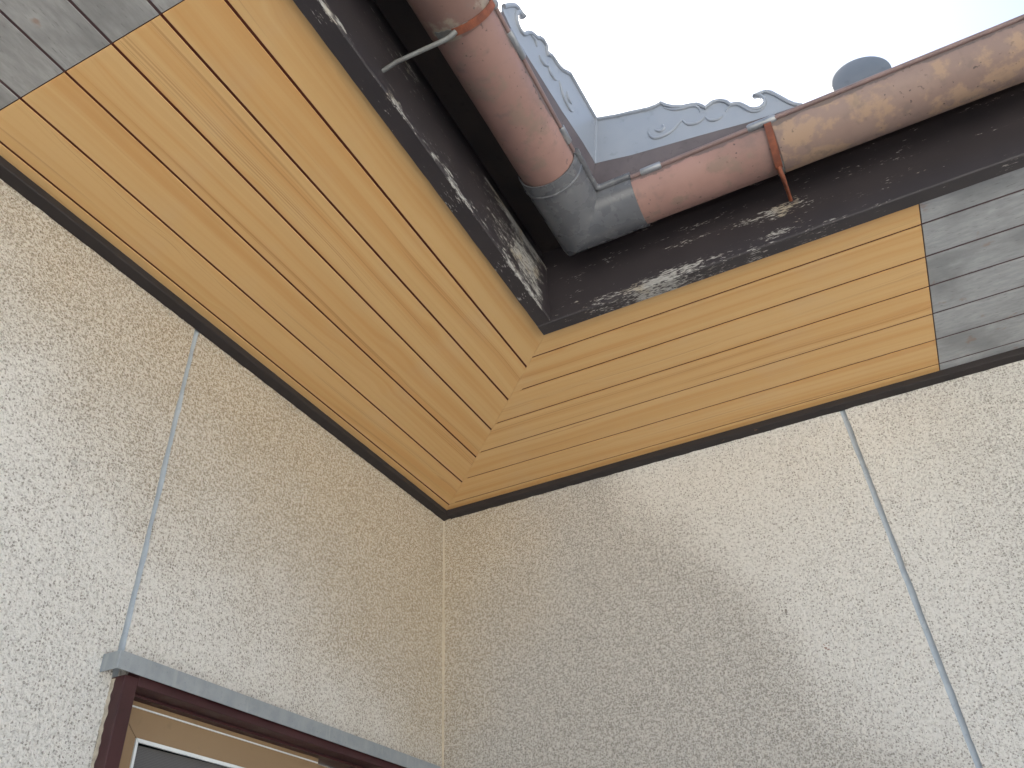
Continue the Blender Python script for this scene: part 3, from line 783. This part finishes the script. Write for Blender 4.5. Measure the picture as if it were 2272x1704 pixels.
for side, top, bot, scr in (('l', OL, OLB, SLs), ('r', OR, ORB, SRs)):
    ring2 = list(top) + list(bot)
    V = [wing(side, a, b, 0) for a, b in ring2] + [wing(side, a, b, -TH) for a, b in ring2]
    n = len(ring2)
    F = [tuple(range(n)), tuple(range(2*n-1, n-1, -1))] + [(i, (i+1) % n, n+(i+1) % n, n+i) for i in range(n)]
    pl_ = mk('plate', V, F, M_ORN, og)
    # raised rim just inside the cut edge
    tp = [tuple(p) for p in top]
    mk('rim', *tube([wing(side, a, b - 0.0022, 0.0000) for a, b in tp], 0.0042, 8), M_ORN, pl_, smooth=True)
    for c in scr:
        d = dense([tuple(p) for p in c], 5); m = len(d)
        rr = [0.0012 + 0.0022*math.sin(math.pi*min(1, max(0, (i+0.5)/m))) for i in range(m)]
        mk('scroll', *tube([wing(side, a, b, 0.0002) for a, b in d], rr, 8), M_ORN, pl_, smooth=True)
    # lower flange turning back over the gutter
    a = bot if side == 'r' else bot
    V, F = [], []
    for p in a:
        q0 = wing(side, p[0], p[1], -0.0005); ez = 0.124
        if side == 'l': q1 = (0.776, p[0], ez) if p[0] < -0.83 else (0.776, -0.776, ez)
        else: q1 = (p[0], -0.776, ez) if p[0] > 0.83 else (0.776, -0.776, ez)
        V += [q0, q1, (q1[0], q1[1], q1[2]+0.003), (q0[0]-(0.003 if side == 'l' else 0), q0[1]+(0.003 if side == 'r' else 0), q0[2]+0.003)]
    for i in range(len(a)-1):
        for j in range(4):
            p = i*4+j; q = i*4+(j+1) % 4; F.append((p, q, q+4, p+4))
    mk('lower_flange', V, F, M_FLANGE, og)
mk('corner_fold', *tube([(0.8015, -0.8015, 0.173), (0.8235, -0.8235, 0.271)], 0.0026, 8), M_ORN, og, smooth=True)

# ------------------------------------------------------------------ window in the left wall
wd = empty('window', (0.0, -0.51, WZ0), 'maroon-framed window with fly screen under a galvanised cap at lower left', 'window')
TILT = 0.0
def zt(y): return -0.013*(y + 0.98)        # the head drops slightly towards the corner
def wbox(y0, y1, z0, z1, x0, x1, tilt=True):
    v, f = box((x0, y0, z0), (x1, y1, z1))
    if tilt: v = [(a, b, c + (zt(b) if c > -1.2 else 0)) for a, b, c in v]
    return v, f
# metal cap: front, left return, top
cap = mk('metal_cap', *join(
    wbox(-0.9812, -0.0660, -0.6860, -0.6600, 0.0345, 0.0360),
    wbox(-0.9812, -0.9797, -0.6860, -0.6600, 0.0, 0.0344),
    wbox(-0.9796, -0.0660, -0.6618, -0.6600, 0.0, 0.0344)), M_ZINC, wd, bevel=0.0003)
mk('jamb', *wbox(-0.9562, -0.9310, WZ0, -0.6870, -0.09, 0.0255, False), M_MAROON, wd, bevel=0.0012, seg=2)
mk('jamb', *wbox(-0.0900, -0.0665, WZ0, -0.6985, -0.09, 0.0255, False), M_MAROON, wd, bevel=0.0012, seg=2)
mk('head', *wbox(-0.9308, -0.0902, -0.6975, -0.6640, -0.09, 0.0262), M_MAROON, wd, bevel=0.0012, seg=2)
mk('sill', *wbox(-0.985, -0.040, WZ0-0.035, WZ0-0.001, -0.09, 0.045, False), M_MAROON, wd, bevel=0.002, seg=2)
mk('inner_lining', *wbox(-0.9306, -0.0904, -0.7015, -0.6980, -0.09, -0.004), M_MAROON, wd)
# bronze aluminium screen frame
fx0, fx1 = -0.034, -0.020
ym = -0.5
def quadbox(y0, y1, z0, z1, x0=fx0, x1=fx1): return box((x0, y0, z0), (x1, y1, z1))
sc = mk('screen_frame', *join(
    prism([(-0.9305, -0.7022), (-0.436, -0.7085), (-0.436, -0.7620), (-0.8730, -0.7540)], fx0, fx1, 'x'),
    prism([(-0.9305, -0.7022), (-0.8730-0.0004, -0.7540), (-0.8730-0.0004, WZ0+0.05), (-0.9305, WZ0+0.01)], fx0, fx1-0.0006, 'x'),
    quadbox(-0.484, -0.436, WZ0+0.05, -0.7635),
    quadbox(-0.8729, -0.436, WZ0+0.01, WZ0+0.05)), M_ALU, wd, bevel=0.0006)
mk('edge_strip', *wbox(-0.9000, -0.4400, -0.7112, -0.7092, fx1, fx1+0.0022), M_WHITE, sc)
mk('screen_bead', *join(
    prism([(-0.8742, -0.7535), (-0.484, -0.7598), (-0.484, -0.7650), (-0.8694, -0.7587)], fx1-0.002, fx1+0.0022, 'x'),
    prism([(-0.8744, -0.7535), (-0.8696, -0.7589), (-0.8696, WZ0+0.05), (-0.8744, WZ0+0.046)], fx1-0.002, fx1+0.0018, 'x')), M_WHITE, sc)
mk('fly_screen', *box((-0.0300, -0.8703, WZ0+0.05), (-0.0290, -0.484, -0.7600)), M_MESH, sc)
# fixed side and the glazing behind
mk('sash', *join(quadbox(-0.434, -0.0910, -0.7400, -0.7120, -0.056, -0.042), quadbox(-0.434, -0.4000, WZ0+0.01, -0.7402, -0.056, -0.042),
    quadbox(-0.125, -0.0910, WZ0+0.01, -0.7402, -0.056, -0.042), quadbox(-0.3998, -0.1252, WZ0+0.01, WZ0+0.05, -0.056, -0.042)), M_ALU, wd, bevel=0.0006)
mk('pane', *box((-0.051, -0.3998, WZ0+0.05), (-0.047, -0.1252, -0.7402)), M_GLASS, wd)
mk('pane', *box((-0.075, -0.93, WZ0), (-0.071, -0.40, -0.7025)), M_GLASS, wd)
# ragged plaster left along the jamb
V, F = [], []
n = 420
for i in range(n+1):
    z = -0.690 + (WZ0+0.69)*i/n
    w = 0.0012 + 0.0022*mnoise.noise(Vector((z*60, 0, 0))) + 0.0022*mnoise.noise(Vector((z*260, 3, 0)))
    h = 0.0040 + 0.0030*mnoise.noise(Vector((z*75, 9, 0)))
    V += [(0.0, -0.9566-max(0.0005, w), z), (max(0.0008, h*0.7), -0.9566-max(0.0003, w*0.5), z), (max(0.001, h*1.6), -0.9564, z)]
for i in range(n): F += [(i*3, i*3+1, i*3+4, i*3+3), (i*3+1, i*3+2, i*3+5, i*3+4)]
mk('plaster_edge', V, F, M_CRUMB, wl, smooth=True, label='broken plaster edge beside the window jamb')
# crumbs of plaster along the batten on the left wall
V, F = [], []
random.seed(3)
for _ in range(150):
    y = -random.uniform(0.05, 1.45); z = -0.0195 - random.random()**2*0.010
    if mnoise.noise(Vector((y*7, 5, 0))) < -0.05: continue
    r = random.uniform(0.0009, 0.0026); k = len(V)
    V += [(0.0002, y-r*2, z), (0.0002, y+r*2, z), (0.0002, y, z-r*1.4), (0.0002, y, z+r), (r*1.1, y, z)]
    F += [(k, k+2, k+4), (k+2, k+1, k+4), (k+1, k+3, k+4), (k+3, k, k+4)]
mk('plaster_crumbs', V, F, M_CRUMB, wl, kind='stuff')
